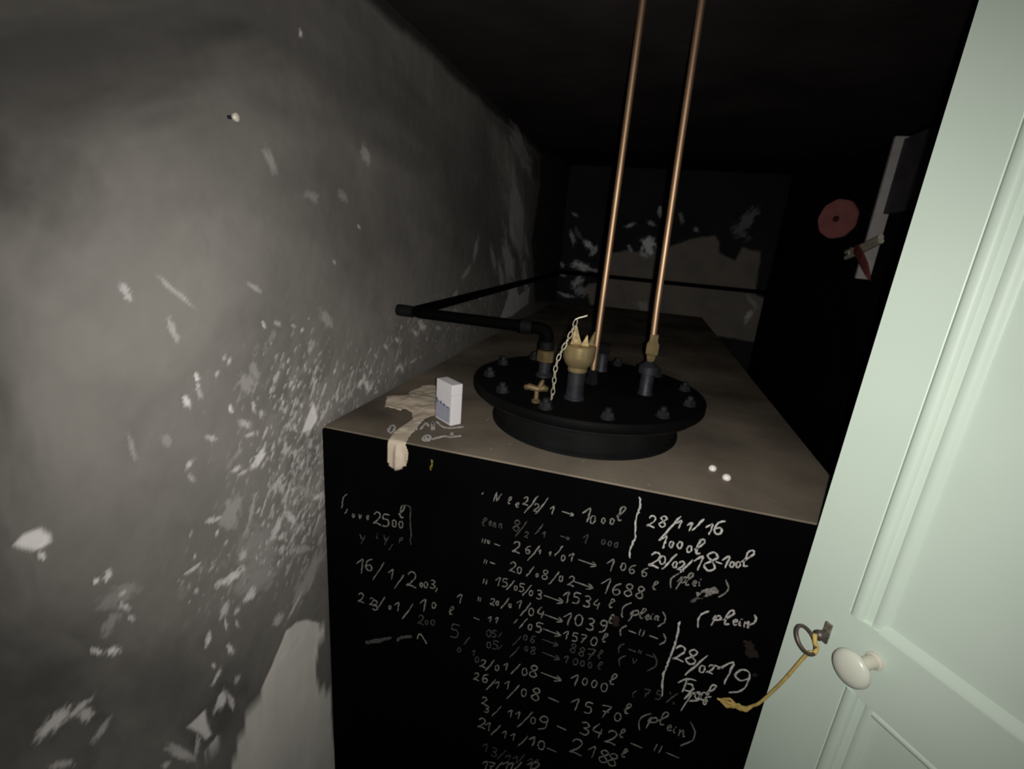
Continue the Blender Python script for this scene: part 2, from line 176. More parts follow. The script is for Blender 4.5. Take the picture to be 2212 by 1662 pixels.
LEFT_FLECKS=[(-0.2947,1.5067,0.0042,-0.0098,-0.0035,-0.0017,0.5),(-0.239,1.5023,0.0195,-0.0188,-0.0021,-0.0018,0.35),(-0.1223,1.4994,0.0109,-0.0076,-0.0028,-0.0023,0.35),(-0.2491,1.4611,0.0033,-0.0139,-0.0044,-0.0008,0.4),(-0.1101,1.4458,0.0022,-0.005,-0.0025,-0.0004,0.8),(-0.2254,1.3981,0.0012,-0.0062,-0.0031,-0.0001,1.0),(-0.2248,1.3872,0.0015,-0.004,-0.0024,-0.0004,0.7),(-0.2428,1.3716,0.0014,-0.0087,-0.0042,0.0002,0.9),(-0.1803,1.3409,0.0017,-0.0059,-0.0036,0.0,0.9),(-0.1753,1.4077,0.005,0.0046,0.0017,-0.0014,0.6),(-0.1965,1.3951,0.0026,0.0037,0.0024,-0.0016,0.5),(-0.182,1.4141,0.0034,0.0042,0.0024,-0.0016,0.4),(-0.2247,1.377,0.0023,-0.008,-0.0037,-0.0003,0.4),(-0.1501,1.3688,0.0035,-0.0145,-0.0127,0.0003,0.25),(-0.1337,1.3816,0.0029,-0.0144,-0.0083,0.0004,0.25),(-0.1411,1.3316,0.0017,-0.009,-0.0033,0.0004,0.6),(-0.1577,1.3106,0.0092,-0.009,-0.0041,-0.0032,0.5),(-0.151,1.2924,0.0087,0.0003,0.0016,-0.0038,0.6),(-0.1374,1.2498,0.0138,0.0106,0.0056,-0.0058,0.9),(-0.1805,1.2509,0.0084,0.0018,0.0021,-0.0038,0.7),(-0.1691,1.2404,0.0086,0.0018,0.0018,-0.0032,0.6),(-0.2488,1.2895,0.0057,0.0038,0.0022,-0.003,0.6),(-0.2493,1.2704,0.0025,-0.0064,-0.0034,-0.0004,0.4),(-0.2154,1.3127,0.0093,-0.0056,-0.0013,-0.0033,0.5),(-0.3134,1.3415,0.0026,-0.0165,-0.0028,0.0001,0.25),(-0.2739,1.3328,0.0035,-0.0085,-0.005,-0.0013,0.2),(-0.0485,1.1975,0.0061,0.0041,0.0028,-0.0027,0.6),(-0.0128,1.1163,0.0105,0.0,0.0036,-0.0057,0.7),(-0.0459,1.1477,0.0133,-0.016,-0.0063,-0.0022,0.35),(-0.0484,1.4354,0.004,-0.0028,-0.002,-0.0014,0.5),(-0.0827,1.4439,0.0073,-0.0038,-0.0024,-0.0028,0.4),(0.0585,1.5295,0.0038,-0.0031,-0.0021,-0.0009,0.5),(0.1343,1.5908,0.0044,-0.003,-0.0024,-0.0011,0.6),(-0.0048,1.8401,0.0016,-0.0044,-0.0029,-0.0014,0.7),(0.1588,1.7139,0.0074,-0.0154,-0.0119,-0.0034,0.22),(-0.0774,1.6647,0.0089,-0.0159,-0.0066,-0.0028,0.2),(0.0074,1.6291,0.0151,-0.0052,-0.0068,-0.0061,0.15),(0.0862,1.637,0.0103,-0.0078,-0.009,-0.0041,0.15),(0.0324,1.4355,0.0119,-0.0175,-0.0115,-0.002,0.2),(0.1336,1.296,0.0134,0.008,0.0054,-0.0036,0.7),(0.1537,1.2847,0.0067,-0.0137,-0.0082,0.0007,0.7),(0.1676,1.2749,0.0107,0.0091,0.0047,-0.0027,0.6),(0.2836,1.2904,0.0107,0.0063,0.0056,-0.0031,0.5),(0.3015,1.2839,0.0049,-0.0123,-0.0089,0.0012,0.5),(0.3602,1.2899,0.0147,0.0026,0.0049,-0.0038,0.4),(0.1895,1.3373,0.0054,-0.0051,-0.0029,-0.0006,0.5),(0.4067,1.3684,0.0139,-0.0136,-0.014,-0.0011,0.6),(0.3692,1.357,0.0104,-0.0107,-0.0088,-0.0006,0.6),(0.5074,1.3474,0.016,-0.0075,-0.0074,-0.0028,0.4),(0.2309,1.3491,0.0059,-0.0072,-0.0052,-0.0004,0.5),(0.2777,1.3561,0.0087,-0.0078,-0.0053,-0.0008,0.5),(0.7685,1.5522,0.0151,0.0343,0.0169,-0.001,0.3),(0.698,1.4855,0.0281,0.0204,0.0144,-0.003,0.3),(0.6139,1.4245,0.0193,0.014,0.013,-0.0035,0.3),(1.1498,1.5018,0.0703,-0.1058,-0.0783,-0.0002,0.5),(1.252,1.6594,0.1241,-0.1505,-0.0986,-0.008,0.38),(1.224,1.9047,0.1478,-0.0537,-0.0855,-0.0225,0.34),(1.4341,1.4352,0.0654,-0.084,-0.0517,0.0014,0.5),(1.0689,1.4535,0.0407,-0.0628,-0.0302,0.0006,0.45),(1.1669,1.6213,0.0351,-0.0492,-0.026,-0.0016,0.5),(0.9555,1.5219,0.0376,-0.0471,-0.0208,-0.0007,0.3),(1.4322,1.5541,0.0492,-0.0388,-0.033,-0.0016,0.4),(1.1157,1.5532,0.0333,-0.0501,-0.025,-0.0007,0.4),(-0.4093,1.2669,0.0024,-0.0037,-0.0013,-0.0019,0.7),(-0.3712,1.2091,0.0029,0.0013,0.0012,-0.003,0.8),(-0.3593,1.2072,0.004,0.0042,0.002,-0.0033,0.7),(-0.3474,1.1751,0.0042,0.0004,0.001,-0.0034,0.5),(-0.3486,1.1565,0.0051,-0.0075,-0.0018,-0.0026,0.6),(-0.3438,1.136,0.0017,-0.0068,-0.0027,0.0003,0.5),(-0.3652,1.1473,0.0108,0.0062,0.0034,-0.0078,0.2),(-0.3535,1.1751,0.0196,-0.0034,0.0025,-0.0132,0.15),(-0.383,1.1259,0.0054,-0.0078,-0.0014,-0.0029,0.7),(-0.3681,1.1125,0.0073,-0.0046,0.0002,-0.0053,0.8),(-0.4319,1.0818,0.0145,0.0036,0.0025,-0.0093,0.7),(-0.4097,1.0743,0.0113,0.001,0.0013,-0.0049,0.6),(-0.4037,1.0606,0.0063,-0.0009,0.0018,-0.0087,0.6),(-0.3941,1.0249,0.0108,0.0061,0.0017,-0.0046,0.4),(-0.2624,1.145,0.0138,-0.0,0.0012,-0.0032,0.7),(-0.229,1.198,0.0072,-0.0015,0.0011,-0.0046,0.6),(-0.2183,1.1937,0.0061,0.0,0.0012,-0.0032,0.6),(-0.1951,1.1904,0.0145,0.0215,0.0124,-0.0119,0.25),(-0.202,1.0886,0.0202,-0.0007,0.0036,-0.0086,0.9),(-0.1765,1.0353,0.0116,0.0045,0.0051,-0.0083,0.85),(-0.2273,1.0945,0.0066,0.0027,0.0036,-0.0062,0.6),(-0.1841,1.1119,0.0058,0.0056,0.0049,-0.0059,0.6),(-0.1155,1.1126,0.0139,0.0172,0.0062,-0.0061,0.7),(-0.0809,1.1135,0.0099,-0.0184,-0.0073,0.0002,0.7),(-0.1045,1.0926,0.0067,0.0036,0.0041,-0.0051,0.7),(-0.1064,1.0697,0.0057,0.0033,0.0033,-0.0042,0.6),(-0.0595,1.0351,0.0237,-0.0104,0.0028,-0.0111,0.3),(-0.0847,0.9362,0.0255,0.0188,0.003,-0.0038,0.5),(-0.1246,0.941,0.0091,0.0036,0.0065,-0.01,0.5),(-0.2234,1.0448,0.0075,0.0084,0.0045,-0.0062,0.6),(-0.2027,1.0254,0.0055,0.0021,0.0024,-0.0041,0.6),(-0.2237,1.0202,0.0005,-0.0105,-0.0023,0.0016,0.8),(-0.205,1.0035,0.0008,-0.0085,-0.0024,0.0016,0.7),(-0.2539,1.0193,0.005,0.0099,0.0032,-0.0041,0.8),(-0.2207,0.9704,0.003,-0.0117,-0.0051,0.0023,0.8),(-0.2504,0.9701,0.0024,-0.0067,-0.003,0.0005,0.7),(-0.2491,0.9472,0.0088,0.0062,0.0023,-0.0042,0.7),(-0.2169,0.9082,0.0055,0.0014,0.0029,-0.0059,0.5),(-0.2463,0.8998,0.0111,0.0099,0.0063,-0.0111,0.9),(-0.2307,0.8791,0.0023,-0.0194,-0.0054,0.0045,0.7),(-0.3148,0.8829,0.0153,-0.0327,-0.0049,-0.0042,0.6),(-0.2916,0.8654,0.0056,0.015,0.0031,-0.0049,0.6),(-0.2679,0.8343,0.0106,0.0067,0.0046,-0.0096,0.7),(-0.2482,0.8229,0.0127,0.0048,0.0029,-0.0064,0.7),(-0.4331,1.0248,0.0092,-0.0093,-0.0002,-0.005,0.5),(-0.3344,0.8882,0.0061,-0.0034,0.0012,-0.006,0.6),(-0.1554,1.1088,0.0399,0.0233,0.0279,-0.0372,0.15),(-0.1607,1.0531,0.0388,0.0052,0.0173,-0.0315,0.2),(-0.0453,0.9654,0.0408,0.0302,0.0151,-0.0179,0.25)]
LEFT_FLECK_POLYS=[(1,[(-0.0112,1.2957),(-0.0004,1.2691),(-0.0034,1.2598),(-0.0201,1.2504),(-0.0448,1.2513),(-0.0282,1.2745)]),(0.7,[(1.0927,1.291),(1.1756,1.3669),(1.2066,1.401),(1.3078,1.4033),(1.3532,1.3607),(1.5518,1.3867),(1.5535,1.3108),(1.2997,1.287)]),(0.9,[(-0.4261,1.2875),(-0.418,1.2944),(-0.4054,1.2939),(-0.3998,1.2827),(-0.4003,1.2753),(-0.4073,1.2722),(-0.4145,1.2731)]),(0.9,[(-0.2987,0.9139),(-0.2722,0.9121),(-0.2677,0.8572),(-0.2769,0.8599),(-0.2848,0.8842)])]
LEFT_PALE_POLYS=[(1,[(-0.0848,0.9007),(-0.1086,0.9018),(-0.1358,0.8724),(-0.1764,0.8348),(-0.2186,0.8049),(-0.2401,0.7506),(-0.2521,0.708),(0.03,0.2842),(0.0081,0.4928),(0.0044,0.6316),(-0.0201,0.6717),(-0.0363,0.7018),(-0.0392,0.7524),(-0.0286,0.7883),(-0.0016,0.7976),(-0.0118,0.83),(-0.0509,0.8759)])]
LEFT_PALE_GLOW=[(-0.2485,1.4989,0.1436,0.0683,0.0524,-0.0971,0.15),(-0.2024,1.2989,0.1012,-0.1324,-0.0896,-0.0508,0.1),(-0.3673,1.3951,0.0418,-0.1112,-0.0516,-0.0252,0.09),(-0.1569,1.093,0.119,0.0372,0.0568,-0.0893,0.08),(1.1401,1.7502,0.1861,-0.1745,-0.1351,-0.0198,0.25)]
LEFT_SOOT_FALLOFF=[(-0.3843,1.6223,0.0111,-0.048,-0.0442,-0.029,0.62),(-0.4318,1.4716,-0.0199,-0.1914,-0.0376,0.0015,0.6),(-0.2728,1.7328,0.282,0.1243,-0.0018,-0.0712,0.7),(0.2486,1.8138,0.6079,-0.0741,-0.1369,-0.107,0.52),(0.6706,1.6649,0.4991,-0.2396,-0.2888,-0.0778,0.45),(0.1056,1.6049,0.082,-0.1275,-0.1216,-0.0309,0.35),(-0.3495,1.6285,0.054,0.0204,0.0009,-0.0669,0.4),(-0.4448,1.142,0.0788,-0.1237,-0.0288,-0.0747,0.68),(-0.443,1.2678,0.0086,-0.1152,-0.0236,0.003,0.4),(-0.3207,1.0123,0.0617,-0.1143,-0.0426,-0.0427,0.4),(-0.2492,0.8895,0.0516,0.0127,0.0321,-0.0705,0.5),(-0.3771,1.0534,0.0565,-0.0363,0.0036,-0.0501,0.4),(-0.4372,1.1849,0.0103,-0.0654,-0.0185,0.0009,0.25),(-0.0188,1.8421,0.3253,0.1456,0.0051,-0.0302,0.2),(-0.3987,1.2062,0.0703,-0.0934,-0.011,-0.0235,0.15),(0.2523,1.6051,0.1184,-0.1215,-0.1228,-0.0316,0.3),(0.5647,1.6904,0.3243,-0.1588,-0.1612,-0.0501,0.3),(0.1036,1.5342,0.055,-0.098,-0.0548,-0.0094,0.2)]
LEFT_DARK_POLYS=[(0.92,[(1.6996,1.2961),(1.5048,1.5943),(1.5707,1.8335),(1.5137,1.9555),(2.3722,2.1063),(3.1667,1.1308)]),(0.5,[(0.5941,1.9519),(1.589,1.9407),(1.5707,1.8335),(1.1594,1.8934)])]
BACK_FLECKS=[(0.5023,1.6218,0.0159,-0.0478,-0.0353,-0.0089,1.0),(0.4813,1.5707,0.0273,-0.0142,-0.0056,-0.0115,0.6),(0.1564,1.598,0.0293,-0.023,-0.0119,-0.0141,0.8),(0.1916,1.5629,0.0141,0.0266,0.0141,-0.0073,0.7),(0.1279,1.4715,0.055,-0.0106,-0.004,-0.022,0.8),(0.1922,1.4558,0.0447,-0.0027,-0.0003,-0.0086,0.5),(0.1123,1.3781,0.0326,0.0298,0.0162,-0.0168,0.6),(0.1461,1.3238,0.038,-0.0138,-0.0091,-0.0249,0.4),(0.0544,1.2871,0.047,-0.0076,-0.0018,-0.0106,0.5),(0.3824,1.7266,0.0301,0.0102,0.0039,-0.0091,0.6),(0.5372,1.8087,0.0115,-0.0306,-0.0121,-0.0032,0.6),(0.4994,1.7428,0.0221,-0.0104,-0.0043,-0.0099,0.5),(0.6574,1.7813,0.0126,-0.0265,-0.01,-0.0037,0.3),(0.7458,1.7272,0.0122,-0.007,-0.004,-0.008,0.4),(0.0572,1.7615,0.0153,-0.0105,-0.005,-0.0065,0.4),(-0.0383,1.747,0.0087,-0.0144,-0.0077,-0.0039,0.3),(0.0555,1.6281,0.0133,-0.037,-0.0117,-0.0035,0.5),(0.3975,1.5968,0.0146,-0.0187,-0.0079,-0.0057,0.5),(0.0876,1.6558,0.0215,-0.0319,-0.0118,-0.0069,0.15),(0.9962,1.7927,0.0373,0.0708,0.0236,-0.0147,0.2),(0.9792,1.7303,0.0491,-0.0195,-0.0077,-0.0281,0.15),(1.1131,1.2849,0.0159,0.0355,0.0142,-0.0084,0.6),(1.1167,1.3602,0.0293,-0.0298,-0.01,-0.011,0.3),(0.0108,1.4695,0.0128,-0.0163,-0.0087,-0.0062,0.4),(0.0131,1.4082,0.028,-0.0044,-0.0011,-0.007,0.4),(0.5328,1.2688,0.0546,-0.0201,-0.0077,-0.0244,0.25)]
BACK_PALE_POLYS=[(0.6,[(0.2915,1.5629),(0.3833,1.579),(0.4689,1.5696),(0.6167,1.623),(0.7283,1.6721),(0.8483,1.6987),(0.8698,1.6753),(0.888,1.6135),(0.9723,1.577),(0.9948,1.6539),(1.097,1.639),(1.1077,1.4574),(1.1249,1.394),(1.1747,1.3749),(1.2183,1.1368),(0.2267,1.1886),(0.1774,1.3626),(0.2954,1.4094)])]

# ------------------------------------------------------------------ plastered walls with peeling paint
rng = np.random.default_rng(7)
def vnoise(x, y, seed=0):
    r = np.random.default_rng(seed); T = r.random((256,256))
    xi = np.floor(x).astype(int); yi = np.floor(y).astype(int); fx = x-xi; fy = y-yi
    fx = fx*fx*(3-2*fx); fy = fy*fy*(3-2*fy)
    g = lambda a,b: T[a % 256, b % 256]
    return (g(xi,yi)*(1-fx)+g(xi+1,yi)*fx)*(1-fy)+(g(xi,yi+1)*(1-fx)+g(xi+1,yi+1)*fx)*fy
def fbm(x, y, seed=0, oct=4):
    s = 0; a = 0.5; t = 0
    for k in range(oct): s = s + a*vnoise(x*2**k, y*2**k, seed+k); t += a; a *= 0.5
    return s/t
def sstep(a, b, x):
    t = np.clip((x-a)/(b-a), 0, 1); return t*t*(3-2*t)
def polydist(px, py, poly):
    """signed distance, positive inside"""
    P = np.array(poly); d = np.full(px.shape, 1e9); ins = np.zeros(px.shape, bool); n = len(P)
    for i in range(n):
        a = P[i]; b = P[(i+1) % n]; e = b-a; wx = px-a[0]; wy = py-a[1]
        t = np.clip((wx*e[0]+wy*e[1])/(e@e+1e-12), 0, 1)
        d = np.minimum(d, np.hypot(wx-e[0]*t, wy-e[1]*t))
        c = ((a[1] > py) != (b[1] > py)) & (px < (b[0]-a[0])*(py-a[1])/((b[1]-a[1]) if b[1] != a[1] else 1e-9)+a[0])
        ins ^= c
    return np.where(ins, d, -d)
def splat(F, A, B, items, soft=0.45, ragged=0.35, seed=50):
    """stretched spots: lays each spot of its own shape over the field F"""
    for k, (ca, cb, a0, a1, b0, b1, amp) in enumerate(items):
        R = 2.3*max(math.hypot(a0,a1), math.hypot(b0,b1))
        m = (np.abs(A-ca) < R) & (np.abs(B-cb) < R)
        if not m.any(): continue
        x = A[m]-ca; y = B[m]-cb; det = a0*b1-a1*b0
        u = (x*b1-y*b0)/det; v = (-x*a1+y*a0)/det
        sc = 2.8
        r = np.sqrt(u*u+v*v)+ragged*(fbm(u*sc+k*7.3+100, v*sc+k*3.1+100, seed)-0.5)*2
        F[m] = np.maximum(F[m], amp*(1-sstep(1-soft, 1+soft*0.6, r)))
def grid_wall(name, ga, gb, to3d, pale, fleck, soot_shade, relief, material):
    na, nb = len(ga), len(gb); A, B = np.meshgrid(ga, gb, indexing='ij')
    co = to3d(A, B, relief).reshape(-1, 3)
    idx = np.arange(na*nb).reshape(na, nb)
    q = np.stack([idx[:-1,:-1], idx[1:,:-1], idx[1:,1:], idx[:-1,1:]], -1).reshape(-1, 4)
    me = bpy.data.meshes.new(name); me.vertices.add(len(co)); me.vertices.foreach_set('co', co.astype(np.float32).ravel())
    me.loops.add(q.size); me.loops.foreach_set('vertex_index', q.astype(np.int32).ravel())
    me.polygons.add(len(q)); me.polygons.foreach_set('loop_start', np.arange(0, q.size, 4, dtype=np.int32))
    me.update(calc_edges=True); me.validate()
    at = me.attributes.new('wear_and_light', 'FLOAT_COLOR', 'POINT')
    c = np.stack([pale, fleck, soot_shade, np.ones_like(pale)], -1).astype(np.float32)
    at.data.foreach_set('color', c.ravel())
    o = link(name, me, material, smooth=True); tag(o, kind='structure'); return o
def wall_material(name, base, base2, pale, pale2, fleck, soot_shade):
    m = bpy.data.materials.new(name); m.use_nodes = True; nt = m.node_tree; b = nt.nodes['Principled BSDF']
    b.inputs['Roughness'].default_value = 0.85; b.inputs['Specular IOR Level'].default_value = 0.15
    tc = nt.nodes.new('ShaderNodeTexCoord'); at = nt.nodes.new('ShaderNodeAttribute'); at.attribute_name = 'wear_and_light'
    sp = nt.nodes.new('ShaderNodeSeparateColor'); nt.links.new(at.outputs['Color'], sp.inputs['Color'])
    def noise(s, d=4):
        n = nt.nodes.new('ShaderNodeTexNoise'); n.inputs['Scale'].default_value = s; n.inputs['Detail'].default_value = d
        nt.links.new(tc.outputs['Object'], n.inputs['Vector']); return n.outputs['Fac']
    def mix(f, a, c):
        x = nt.nodes.new('ShaderNodeMix'); x.data_type = 'RGBA'
        if hasattr(f, 'links'): nt.links.new(f, x.inputs['Factor'])
        for k, s in (('A', a), ('B', c)):
            i = [q for q in x.inputs if q.name == k and q.type == 'RGBA'][0]
            if hasattr(s, 'links'): nt.links.new(s, i)
            else: i.default_value = (*s, 1)
        return [q for q in x.outputs if q.type == 'RGBA'][0]
    def ramp(f, lo, hi):
        r = nt.nodes.new('ShaderNodeMapRange'); r.inputs['From Min'].default_value = lo; r.inputs['From Max'].default_value = hi
        nt.links.new(f, r.inputs['Value']); return r.outputs['Result']
    c = mix(ramp(noise(5.5), 0.35, 0.68), base2, base)
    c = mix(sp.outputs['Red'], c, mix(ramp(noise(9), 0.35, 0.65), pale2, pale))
    c = mix(sp.outputs['Blue'], c, soot_shade)
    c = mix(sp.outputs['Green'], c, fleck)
    nt.links.new(c, b.inputs['Base Color'])
    bp = nt.nodes.new('ShaderNodeBump'); bp.inputs['Strength'].default_value = 0.12; bp.inputs['Distance'].default_value = 0.003
    nt.links.new(noise(45, 5), bp.inputs['Height']); nt.links.new(bp.outputs['Normal'], b.inputs['Normal'])
    return m
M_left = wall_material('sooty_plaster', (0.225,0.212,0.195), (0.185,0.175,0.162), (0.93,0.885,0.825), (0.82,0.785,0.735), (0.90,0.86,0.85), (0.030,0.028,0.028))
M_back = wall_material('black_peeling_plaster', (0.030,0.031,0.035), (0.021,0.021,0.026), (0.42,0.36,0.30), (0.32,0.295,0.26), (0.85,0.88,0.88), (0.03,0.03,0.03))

# left wall: grid in (y, z)
gy = np.concatenate([np.arange(-0.78,-0.52,0.02), np.arange(-0.52,0.36,0.0026), np.arange(0.36,2.325,0.006), [2.33]])
gz = np.concatenate([np.arange(0,0.84,0.03), np.arange(0.84,1.97,0.0028), [1.975, 2.06]])
A, B = np.meshgrid(gy, gz, indexing='ij')
wa = A + 0.010*(fbm(A*26, B*26, 3)-0.5); wb_ = B + 0.010*(fbm(A*26+40, B*26, 5)-0.5)
pale = np.zeros_like(A); fleck = np.zeros_like(A); soot_shade = np.zeros_like(A)
for amp, poly in LEFT_PALE_POLYS: pale = np.maximum(pale, amp*sstep(-0.003, 0.003, polydist(wa, wb_, poly)))
for amp, poly in LEFT_FLECK_POLYS: fleck = np.maximum(fleck, amp*sstep(-0.0025, 0.0025, polydist(wa, wb_, poly)))
splat(fleck, A, B, LEFT_FLECKS, soft=0.5, ragged=0.75)
chip = pale.copy()
splat(pale, A, B, LEFT_PALE_GLOW, soft=0.95, ragged=0.4)  # paints the flash's bright spot into the wall colour, plus a pale area farther back
splat(soot_shade, A, B, LEFT_SOOT_FALLOFF, soft=0.95, ragged=0.5)  # soot clouds, with the flash beam's falloff painted in at the near end
soot_shade = np.maximum(soot_shade, 0.95*sstep(1.935, 1.962, B+0.02*(fbm(A*9, B*9, 13)-0.5)))  # ragged dark band along the top of the wall
for amp, poly in LEFT_DARK_POLYS: soot_shade = np.maximum(soot_shade, amp*sstep(-0.02, 0.03, polydist(wa, wb_, poly)+0.02*(fbm(A*18, B*18, 9)-0.5)))  # dark strip by the back corner, darker patch near the ceiling
soot_shade *= 1-0.85*chip      # bare plaster under the fallen paint is darkened less
# smaller crumbs of bare plaster, streaked the same way, thickest round the larger ones
cent = LEFT_FLECKS; crumbs = []
zones = [(-0.045,1.20,0.05,0.09,190),(-0.02,1.13,0.035,0.05,120),(-0.12,1.10,0.05,0.05,70),(-0.07,1.30,0.05,0.05,60),(0.12,1.30,0.10,0.025,50),(0.45,1.34,0.22,0.035,60),(-0.24,1.13,0.03,0.05,25),(0.75,1.36,0.25,0.05,30),(1.35,1.42,0.25,0.09,40),(-0.02,1.30,0.05,0.05,30)]
for cy, cz, sy, sz, n in zones:
    for k in range(n):
        y = rng.normal(cy, sy); z = rng.normal(cz, sz); L = rng.uniform(0.0012, 0.0055); an = math.radians(rng.normal(58, 16)); wdt = L*rng.uniform(0.3, 0.6)
        crumbs.append((y, z, L*math.cos(an), L*math.sin(an), -wdt*math.sin(an), wdt*math.cos(an), rng.uniform(0.15, 0.75)))
splat(fleck, A, B, crumbs, soft=0.6, ragged=0.5, seed=80)
zone = np.zeros_like(A)
for cy, cz, sy, sz, n in zones: zone += (n/190)*np.exp(-0.5*((A-cy)/(sy*1.3))**2-0.5*((B-cz)/(sz*1.3))**2)
ca, sa = math.cos(math.radians(56)), math.sin(math.radians(56))
strk = fbm((A*ca+B*sa)*52, (-A*sa+B*ca)*150, 91, 3); zone = np.clip(zone, 0, 1)
fleck = np.maximum(fleck, 0.50*sstep(0.685-0.09*zone, 0.80-0.09*zone, strk)*np.clip(zone*1.6, 0, 1))
pale = np.maximum(pale, 0.16*zone*sstep(0.35, 0.7, fbm((A*ca+B*sa)*22, (-A*sa+B*ca)*50, 97, 3)))
fleck *= 1-0.55*sstep(0.5, 1.0, pale)
relief = 0.004*(fbm(A*7, B*7, 21)-0.5) + 0.0012*(fbm(A*40, B*40, 23)-0.5) - 0.0014*np.maximum(pale, fleck)
o = grid_wall('wall_left', gy, gz, lambda a,b,r: np.stack([-0.004+r, a, b], -1), pale, fleck, soot_shade, relief, M_left)
# back wall: grid in (x, z)
gx = np.arange(-0.03, 1.21, 0.006); gz2 = np.concatenate([np.arange(0,1.05,0.05), np.arange(1.05,2.06,0.006)])
A, B = np.meshgrid(gx, gz2, indexing='ij')
wa = A + 0.03*(fbm(A*12, B*12, 31)-0.5); wb_ = B + 0.03*(fbm(A*12+9, B*12, 33)-0.5)
pale = np.zeros_like(A); fleck = np.zeros_like(A); soot_shade = np.zeros_like(A)
for amp, poly in BACK_PALE_POLYS: pale = np.maximum(pale, amp*sstep(-0.008, 0.008, polydist(wa, wb_, poly)))
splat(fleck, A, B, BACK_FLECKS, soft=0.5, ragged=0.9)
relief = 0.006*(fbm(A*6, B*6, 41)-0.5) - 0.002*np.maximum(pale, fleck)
grid_wall('wall_back', gx, gz2, lambda a,b,r: np.stack([a, 2.322-r, b], -1), pale, fleck, soot_shade, relief, M_back)
# right wall, front wall with the doorway, floor, ceiling
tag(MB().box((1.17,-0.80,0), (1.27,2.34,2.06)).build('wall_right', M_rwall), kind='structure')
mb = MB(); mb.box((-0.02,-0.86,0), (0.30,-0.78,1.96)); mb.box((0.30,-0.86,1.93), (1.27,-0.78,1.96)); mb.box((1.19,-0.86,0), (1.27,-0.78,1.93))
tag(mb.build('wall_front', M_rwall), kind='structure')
tag(MB().box((-0.05,-0.9,-0.08), (1.28,2.36,0)).build('floor', M_floor), kind='structure')
mb = MB(); ys = [-0.9, 1.5, 2.36]; zs = [1.975, 1.975, 2.035]
vs = []
for y, z in zip(ys, zs):
    vs += [(-0.05,y,z), (1.28,y,z), (1.28,y,z+0.1), (-0.05,y,z+0.1)]
fs = [(0,1,2,3), (8,11,10,9)]
for j in range(2):
    for k in range(4): fs.append((j*4+k, j*4+(k+1)%4, (j+1)*4+(k+1)%4, (j+1)*4+k))
mb.add(vs, fs); tag(mb.build('ceiling', M_soot), kind='structure')

# ------------------------------------------------------------------ fuel tank
TW, TD, TZ = 0.866, 2.30, 1.25
tank = empty('fuel_tank', (TW/2, TD/2, 0), 'large black steel oil tank with dusty top and chalk notes on its front', 'tank')
mb = MB().box((0.002,0.0,0.10), (TW,TD,TZ-0.003)); body = mb.build('tank_body', M_tank, tank, bevel=0.004)
lid = MB().box((0.0025,0.004,TZ-0.0035), (TW-0.003,TD-0.004,TZ)).build('tank_top_plate', M_dust, tank, bevel=0.0012, seg=1); lid['label'] = 'dusty brown top plate'
for x in (0.10, TW-0.10):
    for y in (0.15, TD-0.15):
        MB().box((x-0.04,y-0.04,0), (x+0.04,y+0.04,0.101)).build('leg', M_tank, tank)
CX, CY = 0.430, 0.256
MB().lathe([(0.185,1.249),(0.185,1.254),(0.179,1.258),(0.178,1.302),(0.181,1.304),(0.214,1.305),(0.2155,1.3065),(0.2155,1.3135)], (CX,CY,0), n=96).build('manhole_neck', M_iron, tank, smooth=True)
cov = MB().lathe([(0.2235,1.3135),(0.2245,1.315),(0.2245,1.3275),(0.2225,1.330),(0.17,1.330),(0.165,1.3315),(0.0,1.3315)], (CX,CY,0), n=96).build('manhole_cover', M_cover, tank, smooth=True)
for k in range(12):
    an = math.radians(-14-30*k); px, py = CX+0.196*math.cos(an), CY+0.196*math.sin(an)
    mb = MB(); mb.lathe([(0.0125,1.330),(0.0125,1.332)], (px,py,0), n=20); mb.lathe([(0.0105,1.332),(0.0105,1.3385),(0.0095,1.340)], (px,py,0), n=6); mb.lathe([(0.0055,1.340),(0.0055,1.346),(0.0045,1.347)], (px,py,0), n=14)
    mb.build('bolt', M_bolt, cov)
# steel stubs welded on the cover
for (x, y, r, h, name) in ((0.4195,0.1366,0.0155,0.050,'filler_stub'), (0.541,0.234,0.0125,0.040,'return_stub'), (0.4455,0.3669,0.013,0.040,'spare_stub')):
    MB().lathe([(r*1.18,1.331),(r*1.18,1.334),(r,1.337),(r,1.331+h)], (x,y,0), n=28).build(name, M_steel, tank, smooth=True)
